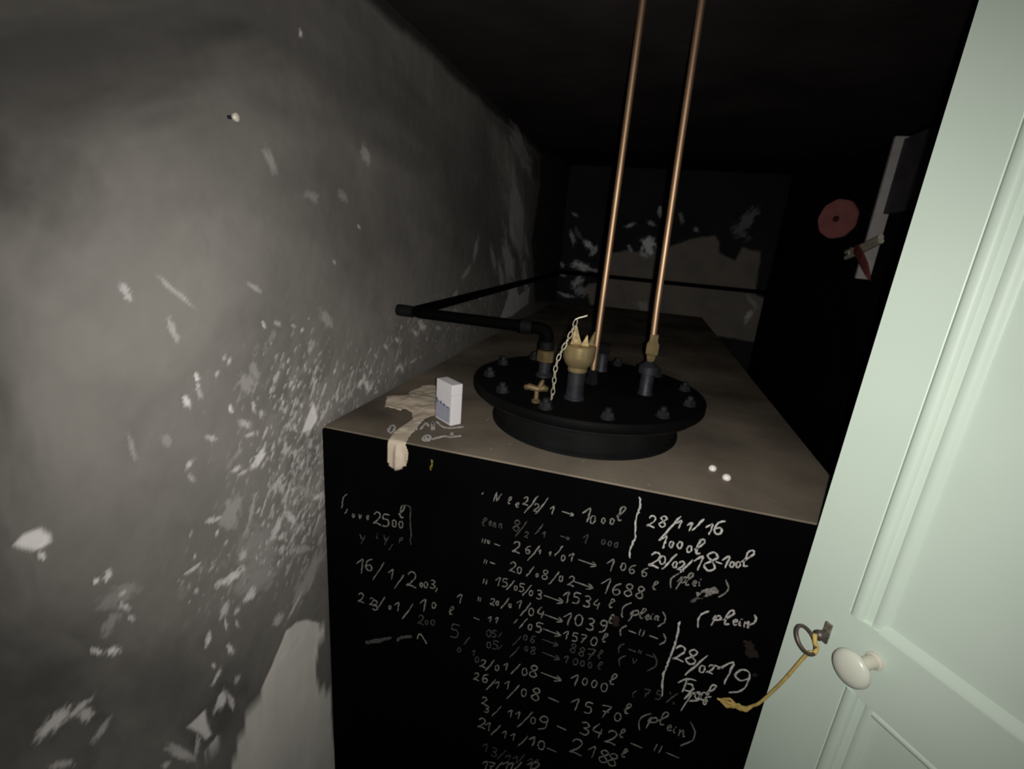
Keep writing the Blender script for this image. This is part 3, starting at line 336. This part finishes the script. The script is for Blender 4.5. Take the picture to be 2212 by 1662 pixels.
# chalk handwriting on the tank
FONT = {
 '0':[[(.3,1),(.1,.85),(.02,.5),(.12,.12),(.3,0),(.5,.14),(.56,.5),(.48,.86),(.3,1)]], '1':[[(.0,.55),(.42,1),(.4,.5),(.36,0)]],
 '2':[[(.06,.76),(.16,.95),(.36,1),(.52,.84),(.46,.58),(.22,.25),(.02,.06),(.25,.12),(.62,.03)]], '3':[[(.06,.9),(.3,1),(.5,.82),(.4,.6),(.2,.52),(.48,.42),(.54,.2),(.34,0),(.04,.08)]],
 '4':[[(.3,1),(.04,.42),(.56,.38)],[(.5,.68),(.42,0)]], '5':[[(.58,.98),(.14,.96),(.1,.58),(.4,.6),(.54,.32),(.4,.04),(.06,.03)]],
 '6':[[(.52,.98),(.2,.78),(.05,.35),(.18,.04),(.42,.04),(.52,.28),(.36,.48),(.12,.34)]], '7':[[(.02,.92),(.56,.98),(.34,.5),(.2,0)],[(.14,.5),(.5,.54)]],
 '8':[[(.32,.54),(.08,.76),(.3,1),(.52,.8),(.3,.52),(.04,.24),(.28,0),(.54,.2),(.32,.54)]], '9':[[(.5,.72),(.3,.56),(.1,.72),(.24,.98),(.48,.94),(.52,.6),(.44,.2),(.12,.0)]],
 '/':[[(.02,0),(.28,.5),(.5,1)]], '>':[[(-1.2,.75),(1.6,.45)],[(.9,.95),(1.6,.45),(.75,.02)]], '-':[[(-.5,.6),(1.1,.4)]], '"':[[(.1,1),(.02,.1)],[(.55,.95),(.45,.05)]],
 '(':[[(.4,1),(.14,.75),(.04,.42),(.16,0)]], ')':[[(.1,1),(.32,.7),(.32,.35),(.05,0)]], '.':[[(.1,.3),(.3,.7)]], ',':[[(.3,.8),(.34,.4),(.1,0)]],
 'l':[[(.02,.25),(.42,.75),(.42,1),(.22,.95),(.14,.4),(.2,.03),(.4,.12)]], 'e':[[(.06,.45),(.5,.6),(.36,1),(.1,.75),(.08,.25),(.34,0),(.6,.25)]], 'n':[[(.0,.9),(.06,0)],[(.06,.5),(.32,.98),(.44,.6),(.48,.05),(.65,.2)]],
 'i':[[(.1,.66),(.16,.1),(.36,.1)],[(.2,1),(.24,.9)]], 'p':[[(.0,.55),(.2,.98),(.02,0)],[(.17,.85),(.42,1),(.5,.72),(.16,.52)]], 'u':[[(.04,.95),(.06,.2),(.3,.05),(.5,.9),(.52,.05)]], 'v':[[(.02,.95),(.22,.02),(.5,.98)]],
 'N':[[(.0,0),(.2,1),(.3,.1),(.7,.95)]], 'y':[[(.0,.95),(.2,.5),(.5,1),(.1,0)]], '%':[[(.05,0),(.6,1)],[(.1,.95),(.2,.75)],[(.5,.25),(.58,.05)]],
}
def smooth_poly(p, n=3):
    if len(p) < 3: return [(p[0][0]+(p[-1][0]-p[0][0])*t/4, p[0][1]+(p[-1][1]-p[0][1])*t/4) for t in range(5)]
    out = []
    for i in range(len(p)-1):
        p0 = p[max(i-1,0)]; p1 = p[i]; p2 = p[i+1]; p3 = p[min(i+2,len(p)-1)]
        for k in range(n):
            t = k/n
            out.append(tuple(0.5*((2*p1[j])+(-p0[j]+p2[j])*t+(2*p0[j]-5*p1[j]+4*p2[j]-p3[j])*t*t+(-p0[j]+3*p1[j]-3*p2[j]+p3[j])*t**3) for j in (0,1)))
    out.append(p[-1]); return out
rnd = random.Random(4)
def ribbon(mb, pts, w, place):
    """a raised chalk stroke with thickness: pts in the plane, place(a, b, h) -> 3D"""
    n = len(pts); top = []; vs = []; fs = []
    for i in range(n):
        a = pts[max(i-1,0)]; b = pts[min(i+1,n-1)]; tx, ty = b[0]-a[0], b[1]-a[1]; l = math.hypot(tx,ty) or 1; nx, ny = -ty/l, tx/l
        ww = w*0.5*rnd.uniform(0.55,1.25)*(0.6 if i in (0,n-1) else 1)
        x, y = pts[i]
        for s, h in ((1,0.00005),(0.8,0.0006),(-0.8,0.0006),(-1,0.00005)): vs.append(place(x+nx*ww*s, y+ny*ww*s, h))
    for i in range(n-1):
        for k in range(4): fs.append((i*4+k, i*4+(k+1)%4, i*4+4+(k+1)%4, i*4+4+k))
    fs += [(0,1,2,3), (4*n-1,4*n-2,4*n-3,4*n-4)]
    mb.add(vs, fs)
front = lambda a, b, h: (a, -h, b)
ontop = lambda a, b, h: (a, b, TZ+h)
for lab, tone, toks in CHALK:
    mb = MB(); last = None
    for ch, x, z, h in toks:
        wide = 1.6 if ch in '>-' else 0.5
        if last is not None and (x-wide*h*0.6)-last > 12:
            mb.build('chalk_note', CH[tone], tank)['label'] = lab; mb = MB()
        last = x+wide*h*0.6
        h = h/1000; x = x/1000; z = z/1000
        for st in FONT[ch]:
            pts = [(x+(px-0.28)*h*0.95+rnd.gauss(0,0.0004)+0.06*h*(py-.5), z+(py-0.5)*h) for px, py in smooth_poly(st)]
            ribbon(mb, pts, (0.0022,0.0025,0.0032)[tone] if h > 0.02 else (0.0017,0.0020,0.0026)[tone], front)
    mb.build('chalk_note', CH[tone], tank)['label'] = lab
for lab, tone, w, pts in STROKES:
    mb = MB(); P2 = smooth_poly([(a/1000, b/1000) for a, b in pts], 6); P2 = [(a+rnd.gauss(0,0.0005), b+rnd.gauss(0,0.0005)) for a, b in P2]
    ribbon(mb, P2, w/1000, front); mb.build('rust_smear' if tone == 4 else 'chalk_stroke', CH[tone], tank)['label'] = lab
mb = MB(); ribbon(mb, smooth_poly([(a/1000,b/1000) for a, b in [(110,62),(106,56),(112,37),(121,29),(120,41),(114,58)]], 4), 0.0048, ontop)
mb.build('chalk_note', CH[2], tank)['label'] = 'chalk loop on the tank top beside the paper strip'
mb = MB()
for s in ([(150,45),(149,60),(147,72),(155,61)],[(160,65),(156,90),(156,100),(166,86)],[(180,71),(165,109),(183,75)],[(170,114),(188,97),(204,95),(225,112)]):
    ribbon(mb, smooth_poly([(a/1000,b/1000) for a, b in s], 4), 0.0048, ontop)
mb.build('chalk_note', CH[2], tank)['label'] = 'first line of chalk scrawl on the tank top beside the box'
mb = MB()
for s in ([(183,27),(180,46),(188,45),(192,26),(183,27)],[(185,30),(188,40)],[(197,34),(203,47),(211,57),(221,57)],[(216,78),(224,58)],[(221,57),(236,71)]):
    ribbon(mb, smooth_poly([(a/1000,b/1000) for a, b in s], 4), 0.0072, ontop)
mb.build('chalk_note', CH[2], tank)['label'] = 'second line of chalk scrawl, nearest the front edge'
mb = MB()
for a, b in ((252,165),(325,70),(455,60),(620,60),(300,40),(560,20)): mb = MB(); ribbon(mb, [(a/1000,b/1000),((a+2)/1000,(b+4)/1000),((a+1)/1000,(b+7)/1000)], 0.0022, ontop); mb.build('paint_crumb', CH[1], tank)

# ------------------------------------------------------------------ pipes
vp = empty('vent_pipe', (0.3414,0.2508,1.331), 'thick black iron pipe bending from the tank cover along left and back walls', 'pipe')
zz = 1.428
path = fillet([(0.3414,0.2508,1.385),(0.3414,0.2508,zz),(0.030,0.282,zz-0.006),(0.024,2.292,zz),(1.171,2.292,1.424)], 0.035, 7)
MB().tube(path, 0.0115, 18).build('pipe_run', M_pipe, vp, smooth=True, auto=60)
MB().lathe([(0.0175,1.3318),(0.0175,1.336),(0.0125,1.340),(0.0125,1.372)], (0.3414,0.2508,0), n=24).build('riser', M_steel, vp, smooth=True)
mb = MB(); mb.lathe([(0.0155,1.362),(0.0185,1.364),(0.0185,1.384),(0.0155,1.386)], (0.3414,0.2508,0), n=6); mb.build('union_nut', M_dbrass, vp)['label'] = 'tarnished brass union nut'
mb = MB(); mb.lathe([(0.0145,0),(0.0145,0.014),(0.012,0.016)], (0.3414,0.2508,1.388), n=24); mb.lathe([(0.0145,0),(0.0145,0.022)], (0.3414-0.055,0.2508+0.0055,zz-0.001), axis=(1,-0.1,0.02), n=24)
mb.build('elbow_collar', M_iron, vp, smooth=True)
MB().tube([(-0.006,0.283,zz-0.005),(0.012,0.282,zz-0.005),(0.034,0.281,zz-0.005)], [0.0125,0.0130,0.0125], 18).build('wall_elbow', M_iron, vp, smooth=True)
def copper(x, y, foot, lean, label, nut):
    t = empty('copper_pipe', (x,y,foot), label, 'pipe', 'copper oil pipes rising to the ceiling')
    MB().tube([(x,y,foot), (x+lean*0.3,y,1.5), (x+lean*0.7,y,1.75), (x+lean,y,1.977)], 0.0058, 18).build('tube', M_copper, t, smooth=True, auto=60)
    if nut:
        MB().lathe([(0.006,1.395),(0.0085,1.402),(0.0085,1.406),(0.0115,1.409),(0.0125,1.412),(0.0125,1.428),(0.0085,1.434),(0.0080,1.446)], (x,y,0), n=6).build('flare_nut', M_brass, t)['label'] = 'brass flare nut'
        MB().lathe([(0.0150,1.3715),(0.0190,1.373),(0.0190,1.386),(0.013,1.390),(0.006,1.396)], (x,y,0), n=24).build('coupling', M_steel, t, smooth=True)
    else:
        MB().lathe([(0.0135,1.3318),(0.0135,1.343),(0.0105,1.346),(0.0105,1.356),(0.0085,1.360)], (x,y,0), n=6).build('compression_nut', M_iron, t)
    return t
copper(0.438, 0.250, 1.336, 0.0, 'left one of two upright copper pipes, close behind the brass cap', False)
copper(0.541, 0.234, 1.394, -0.014, 'right one of two upright copper pipes, with brass nut at its foot', True)
MB_ = MB().lathe([(0.0155,1.3715),(0.0165,1.373),(0.0165,1.388),(0.012,1.392),(0.0,1.393)], (0.4455,0.3669,0), n=6)
tag(MB_.build('stub_plug', M_iron), 'small dark plug on the stub behind the left copper pipe', 'plug')

# brass cap with chain
FX, FY = 0.4195, 0.1366
cap = empty('filler_cap', (FX,FY,1.381), 'shiny brass filler cap with jagged wings on a steel stub', 'cap')
MB().lathe([(0.0165,1.3815),(0.0172,1.383),(0.0172,1.389),(0.019,1.391),(0.0235,1.396),(0.0268,1.404),(0.0274,1.410),(0.0278,1.4265),(0.0262,1.4288),(0.020,1.4300),(0.0,1.4305)], (FX,FY,0), n=40).build('cap_body', M_brass, cap, smooth=True, auto=35)
def wing(cx, cy, w, h, th, ang, lean):
    u = Vector((math.cos(ang), math.sin(ang), 0)); v = Vector((-math.sin(ang), math.cos(ang), 0)); o = Vector((cx,cy,1.4295)); up = Vector((0,0,1))+u*lean
    out = [(-w,0),(-w*0.55,h*0.45),(-w*0.1,h),(w*0.12,h*0.92),(w*0.5,h*0.42),(w,0)]
    vs = [o+u*a+up*b+v*s*th*(1-0.5*b/h) for s in (-1,1) for a, b in out]; n = len(out)
    fs = [tuple(range(n-1,-1,-1)), tuple(range(n,2*n))]+[(i,(i+1)%n,n+(i+1)%n,n+i) for i in range(n)]
    return MB().add(vs, fs)
wing(FX-0.007, FY-0.006, 0.010, 0.034, 0.004, 0.25, -0.10).build('cap_wing', M_wing, cap)
wing(FX+0.008, FY-0.010, 0.007, 0.019, 0.003, 0.2, 0.15).build('cap_wing', M_wing, cap)
wing(FX+0.016, FY+0.004, 0.005, 0.023, 0.003, 0.5, 0.25).build('cap_wing', M_wing, cap)
# chain hanging from the top wing to the cover
def link_mesh(c, t, side, L=0.0082, W=0.0030, r=0.00085):
    t = t.normalized(); s = (side - t*side.dot(t)).normalized(); pts = []
    for k in range(18):
        an = 2*math.pi*k/18; pts.append(c+t*(L*math.cos(an))+s*(W*math.sin(an)))
    return MB().tube(pts, r, 7, closed=True)
c0 = Vector((0.4085,0.127,1.4705)); c1 = Vector((0.3845,0.1001,1.3345)); N = 14
ch = empty('cap_chain', c0, 'thin pale metal chain hanging from the brass cap down to the black cover', 'chain')
def cpos(t): p = c0.lerp(c1, t); return p+Vector((-0.007,-0.005,0))*math.sin(math.pi*t)+Vector((0.002*math.sin(9*t),0,0))
for k in range(N):
    a, b = cpos(k/N), cpos((k+1)/N); sd = Vector((1,0.2,0)) if k % 2 == 0 else Vector((0.25,1,0.1))
    link_mesh((a+b)/2, b-a, sd, L=(b-a).length*0.66).build('chain_link', M_chain, ch, smooth=True, auto=80)
hk = [c0+Vector((-0.002,0,0.001)), c0+Vector((0.004,0.001,0.0045)), c0+Vector((0.011,0.002,0.007)), c0+Vector((0.017,0.003,0.0095))]
MB().tube(hk, 0.0016, 8).build('chain_hook', M_chain, ch, smooth=True, auto=80)
# brass thumb screw on the cover
tx, ty = 0.3627, 0.0811
ts = empty('thumb_screw', (tx,ty,1.331), 'small dull brass thumb screw with a cross bar at the front left of the cover', 'screw')
MB().lathe([(0.0075,1.3318),(0.0075,1.336),(0.0042,1.338),(0.0036,1.352)], (tx,ty,0), n=18).build('stem', M_dbrass, ts, smooth=True)
mb = MB().tube([(tx-0.021,ty-0.003,1.3555),(tx-0.013,ty-0.002,1.358),(tx,ty,1.3555),(tx+0.010,ty+0.003,1.358),(tx+0.018,ty+0.004,1.356)], [0.0042,0.0058,0.0048,0.0065,0.0040], 12); mb.build('cross_bar', M_dbrass, ts, smooth=True, auto=80)
mb = MB().tube([(tx+0.004,ty,1.357),(tx+0.007,ty,1.367),(tx+0.009,ty,1.373)], [0.005,0.0042,0.0022], 10); mb.build('thumb_tab', M_dbrass, ts, smooth=True, auto=80)

# ------------------------------------------------------------------ things lying on the tank
# white cigarette-sized carton standing upright
Ab, Bb, Cb = Vector((0.1591,0.1327,TZ)), Vector((0.2026,0.1033,TZ)), Vector((0.2176,0.1225,TZ))
ex = (Bb-Ab).normalized(); ez = Vector((0,0,1)); ey = ez.cross(ex); Lx = (Bb-Ab).length; Ly = 0.0235; Lz = 0.0795
bx = empty('carton', (Ab+Cb)/2, 'small white cardboard carton with blue-grey print standing upright on the tank top', 'box')
MB().box((0,0,0.0003), (Lx,Ly,Lz-0.021), (ex,ey,ez), Ab).build('carton_body', M_box, bx, bevel=0.0008, seg=1)
MB().box((0,0,Lz-0.0206), (Lx,Ly,Lz), (ex,ey,ez), Ab).build('carton_lid', M_box, bx, bevel=0.0008, seg=1)
MB().box((0.0012,-0.0004,0.004), (Lx-0.004,0.0002,0.034), (ex,ey,ez), Ab).build('printed_panel', M_print, bx)['label'] = 'blue-grey printed panel'
mb = MB()
for (a, b, z0, z1) in ((0.002,0.007,0.034,0.043),(0.008,0.011,0.034,0.0385),(0.014,0.021,0.0335,0.0395),(0.024,0.033,0.0325,0.0375),(0.036,0.046,0.0320,0.0355)):
    mb.box((a,-0.0006,z0), (b,0.0001,z1), (ex,ey,ez), Ab)
mb.build('printed_letters', M_ink, bx)['label'] = 'smudged dark blue lettering'
# torn cream paper draped over the front edge
def drape():
    top = [(131,4),(166,0),(161,18),(157,40),(153,73),(146,118),(157,140),(121,225),(112,291),(86,296),(76,291),(59,285),(60,261),(51,238),(56,221),(64,213),(41,197),(26,182),(40,150),(48,133),(60,137),(85,129),(88,144),(109,131),(125,103),(124,63),(124,30)]
    # unrolled: v >= 0 lies on the lid, v < 0 hangs down the front
    hang = [(131,-4),(131,-16),(132,-32),(133,-46),(139,-48),(146,-51),(153,-49),(161,-47),(167,-39),(171,-31),(173,-22),(171,-10),(168,-3)]
    poly = top[1:]+[(131,4)]+hang
    poly = [(a/1000,b/1000) for a, b in poly]
    P = np.array(poly); st = 0.0022
    xs = np.arange(P[:,0].min()-0.004, P[:,0].max()+0.004, st); ysv = np.arange(P[:,1].min()-0.004, P[:,1].max()+0.004, st)
    U, V = np.meshgrid(xs, ysv, indexing='ij')
    D = polydist(U+0.004*(fbm(U*160, V*160, 61)-0.5), V+0.004*(fbm(U*160+7, V*160, 62)-0.5), poly)
    # pull outside vertices of boundary cells onto the outline
    inside = D > -0.0004; keep = {}
    vs = []; fs = []
    def vid(i, j):
        if (i,j) not in keep:
            u, v = U[i,j], V[i,j]; d = D[i,j]
            h = 0.0012+0.009*max(0,float(fbm(np.array(u*38.), np.array(v*38.), 71))-0.35)*min(1, max(0.0,d)/0.006+0.15)
            if v > 0.14: h += 0.006*min(1,(v-0.14)/0.05)
            ro = 0.005; arc = ro*math.pi/2
            if v >= ro: p = (u, v-0.0, TZ+h)
            elif v > ro-arc:
                t = (ro-v)/ro; p = (u, ro-(ro+h)*math.sin(t), TZ-ro+(ro+h)*math.cos(t))
            else:
                b = (ro-arc)-v; hh = h+0.0035*math.sin(u*260); p = (u, -max(hh,0.0012), TZ-ro-b)
            keep[(i,j)] = len(vs); vs.append(p)
        return keep[(i,j)]
    for i in range(len(xs)-1):
        for j in range(len(ysv)-1):
            if inside[i,j] and inside[i+1,j] and inside[i+1,j+1] and inside[i,j+1]:
                fs.append((vid(i,j), vid(i+1,j), vid(i+1,j+1), vid(i,j+1)))
            elif inside[i,j]+inside[i+1,j]+inside[i+1,j+1]+inside[i,j+1] == 3:
                q = [(i,j),(i+1,j),(i+1,j+1),(i,j+1)]; fs.append(tuple(vid(*k) for k in q if inside[k]))
    me = bpy.data.meshes.new('torn_paper'); me.from_pydata(vs, [], fs); me.update()
    o = link('torn_paper', me, M_paper, smooth=True)
    md = o.modifiers.new('thickness', 'SOLIDIFY'); md.thickness = 0.0006; md.offset = 0
    sm = o.modifiers.new('smooth', 'SMOOTH'); sm.iterations = 2; sm.factor = 0.4
    return tag(o, 'crumpled torn cream paper strip hanging over the front edge beside the white carton', 'paper')
drape()
for x, y, r, lab in ((0.664,0.119,0.0066,'small shiny white bead on the tank top, farther one of two'), (0.682,0.092,0.0069,'small shiny white bead on the tank top, nearer one of two')):
    o = MB().lathe([(r*0.55,0),(r*0.92,r*0.3),(r,r*0.7),(r*0.85,r*1.15),(r*0.5,r*1.45),(r*0.12,r*1.55)], (x,y,TZ), n=22).build('white_bead', M_bead, smooth=True, auto=60)
    tag(o, lab, 'bead', 'white beads on the tank top')

# ------------------------------------------------------------------ left wall screw
sc = empty('wall_screw', (0,-0.1427,1.704), 'pale screw head sticking out of the upper left wall', 'screw')
MB().lathe([(0.0022,-0.006),(0.0022,0.006)], (0,-0.1427,1.704), axis=(1,0,0), n=14).build('shank', M_steel, sc, smooth=True)
MB().lathe([(0.0042,0.004),(0.0052,0.0055),(0.0050,0.008),(0.003,0.0098),(0.0,0.0102)], (0,-0.1427,1.704), axis=(1,0,0), n=20).build('screw_head', M_screw, sc, smooth=True)

# ------------------------------------------------------------------ door, open into the room; s runs from the free edge towards the hinge, q out of its face
DE = Vector((0.752,-0.090,0.0)); DD = Vector((0.57,-0.8216,0)).normalized(); DN = Vector((DD.y,-DD.x,0)); DZ = Vector((0,0,1))
AX = (DD, DN, DZ)
DW, DH = 0.735, 1.925
door = bpy.data.objects.new('door_1', None); COL.objects.link(door); door.location = DE+DD*DW; tag(door, 'pale green panelled door standing open at the right', 'door', kind='structure')
def dpt(s, q, z): return DE+DD*s+DN*q+DZ*z
def dbox(name, s0, s1, z0, z1, q0=-0.035, q1=0.0, m=M_door, bev=0.0015, par=door): return MB().box((s0,q0,z0), (s1,q1,z1), AX, DE).build(name, m, par, bevel=bev, seg=2)
US, LS = 0.0565, 0.0760   # width of the closing stile at the upper and the lower panel
Z1, Z2, Z3, Z4 = 0.20, 1.137, 1.2215, 1.84
mb = MB().box((0,-0.035,0.008), (LS,0,Z2+0.0001), AX, DE); mb.box((0,-0.035,Z2+0.0002), (US,0,DH), AX, DE)
mb2 = MB()
outl = [(0,0.008),(LS,0.008),(LS,Z2),(US,Z3),(US,DH),(0,DH)]
vs = [dpt(s,q,z) for q in (-0.035,0) for s, z in outl]; n = len(outl)
mb2.add(vs, [tuple(range(n)), tuple(range(2*n-1,n-1,-1))]+[(i,(i+1)%n,n+(i+1)%n,n+i) for i in range(n)])
mb2.build('closing_stile', M_door, door, bevel=0.0018)
dbox('hinge_stile', DW-0.08, DW, 0.008, DH)
dbox('top_rail', US-0.001, DW-0.079, Z4, DH, q1=-0.0001); dbox('bottom_rail', LS-0.001, DW-0.079, 0.008, Z1, q1=-0.0001)
vs = [dpt(s,q,z) for q in (-0.0345,-0.0001) for s, z in ((LS-0.001,Z2),(DW-0.079,Z2),(DW-0.079,Z3),(US-0.001,Z3))]
MB().add(vs, [(0,1,2,3),(7,6,5,4)]+[(i,(i+1)%4,4+(i+1)%4,4+i) for i in range(4)]).build('lock_rail', M_door, door)
def panel(s0, s1, z0, z1, name):
    dbox(name, s0-0.004, s1+0.004, z0-0.004, z1+0.004, q0=-0.022, q1=-0.0085, bev=0)
    prof = [(-0.0005,-0.012),(-0.0005,-0.0025),(0.0015,-0.0035),(0.003,-0.0005),(0.0065,0.0014),(0.0115,0.0016),(0.0150,0.0),(0.0165,-0.0035),(0.0235,-0.0052),(0.0250,-0.0040),(0.0285,-0.0032),(0.0325,-0.0038),(0.0345,-0.0062),(0.038,-0.0078),(0.038,-0.012)]
    m = len(prof)
    for cs, ds in ((s0,1),(s1,-1)):            # upright mouldings, cut square at the rails
        vs = [dpt(cs+ds*o_, q, z) for z in (z0-0.0005, z1+0.0005) for o_, q in prof]
        fs = [(j, j+1, m+j+1, m+j) for j in range(m-1)]+[tuple(range(m)), tuple(range(2*m-1,m-1,-1)), (m-1,0,m,2*m-1)]
        MB().add(vs, fs).build('panel_moulding', M_door, door, smooth=True, auto=50)
    cove = [(0,-0.0095),(0,-0.0003),(0.003,-0.0009),(0.0095,-0.0076),(0.0105,-0.0084),(0.0105,-0.0095)]; m = len(cove)
    bead = [(0,-0.0095),(0,-0.0052),(0.002,-0.0056),(0.0035,-0.0026),(0.0065,-0.0014),(0.010,-0.0026),(0.0125,-0.0060),(0.0145,-0.0084),(0.0145,-0.0095)]
    for cz, dz, cove in ((z0,1,cove),(z1,-1,bead)):            # sloping edge above a rail, small bead below it
        m = len(cove)
        vs = [dpt(s, q, cz+dz*o_) for s in (s0+0.033, s1-0.033) for o_, q in cove]
        fs = [(j, j+1, m+j+1, m+j) for j in range(m-1)]+[tuple(range(m)), tuple(range(2*m-1,m-1,-1)), (m-1,0,m,2*m-1)]
        MB().add(vs, fs).build('rail_chamfer', M_door, door, smooth=True, auto=50)
panel(US, DW-0.08, Z3, Z4, 'upper_panel'); panel(LS, DW-0.08, Z1, Z2, 'lower_panel')
# knob on the lock rail
kb = dpt(0.0955,0,1.1905)
knob = MB().lathe([(0.0062,0.029),(0.012,0.0302),(0.0172,0.0322),(0.0194,0.0350),(0.0190,0.0374),(0.0158,0.0402),(0.010,0.0420),(0.005,0.0427),(0.0,0.0429)], kb, axis=DN, n=48).build('knob', M_knob, door, smooth=True, auto=60)
MB().lathe([(0.0095,0.0),(0.0095,0.0015),(0.0070,0.003),(0.0062,0.0302)], kb, axis=DN, n=28).build('knob_stem', M_knobstem, knob, smooth=True)
for z in (0.25, 1.0, 1.7):
    MB().lathe([(0.007,-0.05),(0.007,0.05)], dpt(DW+0.003,-0.006,z), n=16).build('hinge', M_bronze, door, smooth=True)
lk = dpt(0.0440,0,1.1790)
MB().box((0.0395,0.0,1.166), (0.0480,0.0032,1.193), AX, DE).build('keyhole_plate', M_lock, door, bevel=0.001)['label'] = 'worn metal keyhole plate'
# key in the lock with a round bow and a yellow string
key = empty('door_key', lk, 'old dark key with a round bow left in the lock of the pale green door', 'key')
MB().lathe([(0.0045,0.0033),(0.0045,0.012),(0.006,0.0125),(0.006,0.016),(0.0036,0.018),(0.0036,0.0215)], lk, axis=DN, n=18).build('shank', M_bronze, key, smooth=True)
rc = lk+DN*0.0335-DZ*0.002; va = (DD*0.72-DZ*0.69).normalized(); ua = (DN*0.97+DZ*0.1).normalized()
ring = [rc+ua*0.0125*math.cos(2*math.pi*k/40)+va*0.0150*math.sin(2*math.pi*k/40) for k in range(40)]
MB().tube(ring, 0.0021, 12, closed=True).build('bow', M_bronze, key, smooth=True, auto=80)
pt = lambda s, q, z: dpt(s,q,z)
s_pts = [lk+DN*0.0215+DZ*0.004, lk+DN*0.0235-DZ*0.004+DD*0.004, rc+va*0.009-ua*0.0118, rc+va*0.0142-ua*0.004, pt(0.0480,0.030,1.160), pt(0.0317,0.027,1.1048), pt(0.0180,0.023,1.065), pt(0.0057,0.021,1.032), pt(-0.002,0.020,1.018)]
sm = []
for i in range(len(s_pts)-1):
    p0, p1, p2, p3 = s_pts[max(i-1,0)], s_pts[i], s_pts[i+1], s_pts[min(i+2,len(s_pts)-1)]
    for k in range(6):
        t = k/6; sm.append(0.5*((2*p1)+(p2-p0)*t+(2*p0-5*p1+4*p2-p3)*t*t+(3*p1-p0-3*p2+p3)*t**3))
sm.append(s_pts[-1])
st = MB().tube(sm, [0.0024 if i < 20 else 0.0019 for i in range(len(sm))], 10).build('string', M_string, key, smooth=True, auto=80); st['label'] = 'yellow string tied to the key'
fr = []
f_pts = [pt(-0.002,0.020,1.018), pt(-0.009,0.020,1.003), pt(-0.017,0.020,0.997), pt(-0.026,0.020,0.990), pt(-0.036,0.020,0.983), pt(-0.047,0.020,0.9745)]
mb = MB(); rr = random.Random(2)
for k in range(7):
    pp = [p+Vector((rr.gauss(0,0.0016),rr.gauss(0,0.0016),rr.gauss(0,0.0026)))*min(1,i*0.6) for i, p in enumerate(f_pts)]
    mb.tube(fillet(pp, 0.003, 3), 0.0017, 7)
mb.build('frayed_end', M_string, st, smooth=True, auto=80)

# ------------------------------------------------------------------ odds and ends on the dark right wall
wb = empty('wall_board', (1.17,0.97,1.76), 'dark grey board on the right wall with a whitish upright batten', 'board')
MB().box((1.150,0.80,1.750), (1.171,1.049,1.950)).build('board_panel', M_board, wb, bevel=0.002)
MB().box((1.128,1.048,1.562), (1.166,1.062,1.957)).build('batten', M_white, wb, bevel=0.002)['label'] = 'whitish upright batten'
pg = empty('wooden_peg', (1.11,0.99,1.65), 'pale wooden peg crossing the whitish batten near its lower end', 'peg')
for dz, dx in ((0.0045,0.0), (-0.0075,0.003)):
    MB().tube([(1.112+dx,1.130,1.632+dz*1.4),(1.110+dx,1.03,1.648+dz),(1.106+dx,0.90,1.674+dz*0.8)], [0.0070,0.0085,0.0075], 8).build('peg_half', M_wood, pg, smooth=True, auto=80)
MB().tube([(1.114,1.106,1.622),(1.108,1.094,1.632),(1.106,1.092,1.642),(1.112,1.100,1.650)], 0.0035, 8).build('wire_loop', M_white, pg, smooth=True, auto=80)
sp = MB(); P3 = [(1.104,1.06,1.644),(1.098,1.01,1.639),(1.096,0.955,1.615),(1.10,0.915,1.590),(1.104,0.895,1.570)]; W3 = [0.010,0.026,0.030,0.024,0.010]
vs = []; fs = []
for i, (p, w_) in enumerate(zip(P3, W3)):
    for dx, k in ((0,1),(0,-1),(0.004,-1),(0.004,1)): vs.append((p[0]+dx, p[1]+k*w_*0.5, p[2]+k*w_*0.8))
for i in range(4):
    for k in range(4): fs.append((i*4+k, i*4+(k+1)%4, i*4+4+(k+1)%4, i*4+4+k))
fs += [(3,2,1,0),(16,17,18,19)]
tag(sp.add(vs, fs).build('red_rag', M_dred, bevel=0.001), 'dark red rag strip hanging from the wooden peg beside the door', 'rag')
hw = empty('valve_handwheel', (1.17,1.345,1.750), 'dull red scalloped handwheel on the dark right wall', 'handwheel')
ax_ = Vector((-0.75,-0.66,-0.02)).normalized(); hc = Vector((1.125,1.33,1.751)); u_ = ax_.cross(Vector((0,0,1))).normalized(); v_ = u_.cross(ax_)
n = 72; vs = []; fs = []
for h, kk in ((-0.009,0.96),(-0.004,1.0),(0.005,1.0),(0.009,0.96)):
    for k in range(n):
        an = 2*math.pi*k/n; R_ = 0.066*kk*(1+0.018*math.cos(9*an)); vs.append(hc+ax_*h+(u_*math.cos(an)+v_*math.sin(an))*R_)
for j in range(3):
    for k in range(n): fs.append((j*n+k, j*n+(k+1)%n, (j+1)*n+(k+1)%n, (j+1)*n+k))
fs += [tuple(range(n-1,-1,-1)), tuple(range(3*n,4*n))]
MB().add(vs, fs).build('wheel', M_red, hw, smooth=True, auto=50)
MB().lathe([(0.010,0.008),(0.010,0.013),(0.007,0.015)], hc, axis=ax_, n=20).build('hub', M_hub, hw, smooth=True)
MB().tube([hc-ax_*0.008, hc-ax_*0.03, Vector((1.172,hc.y+0.042,1.752))], 0.007, 12).build('spindle', M_iron, hw, smooth=True)
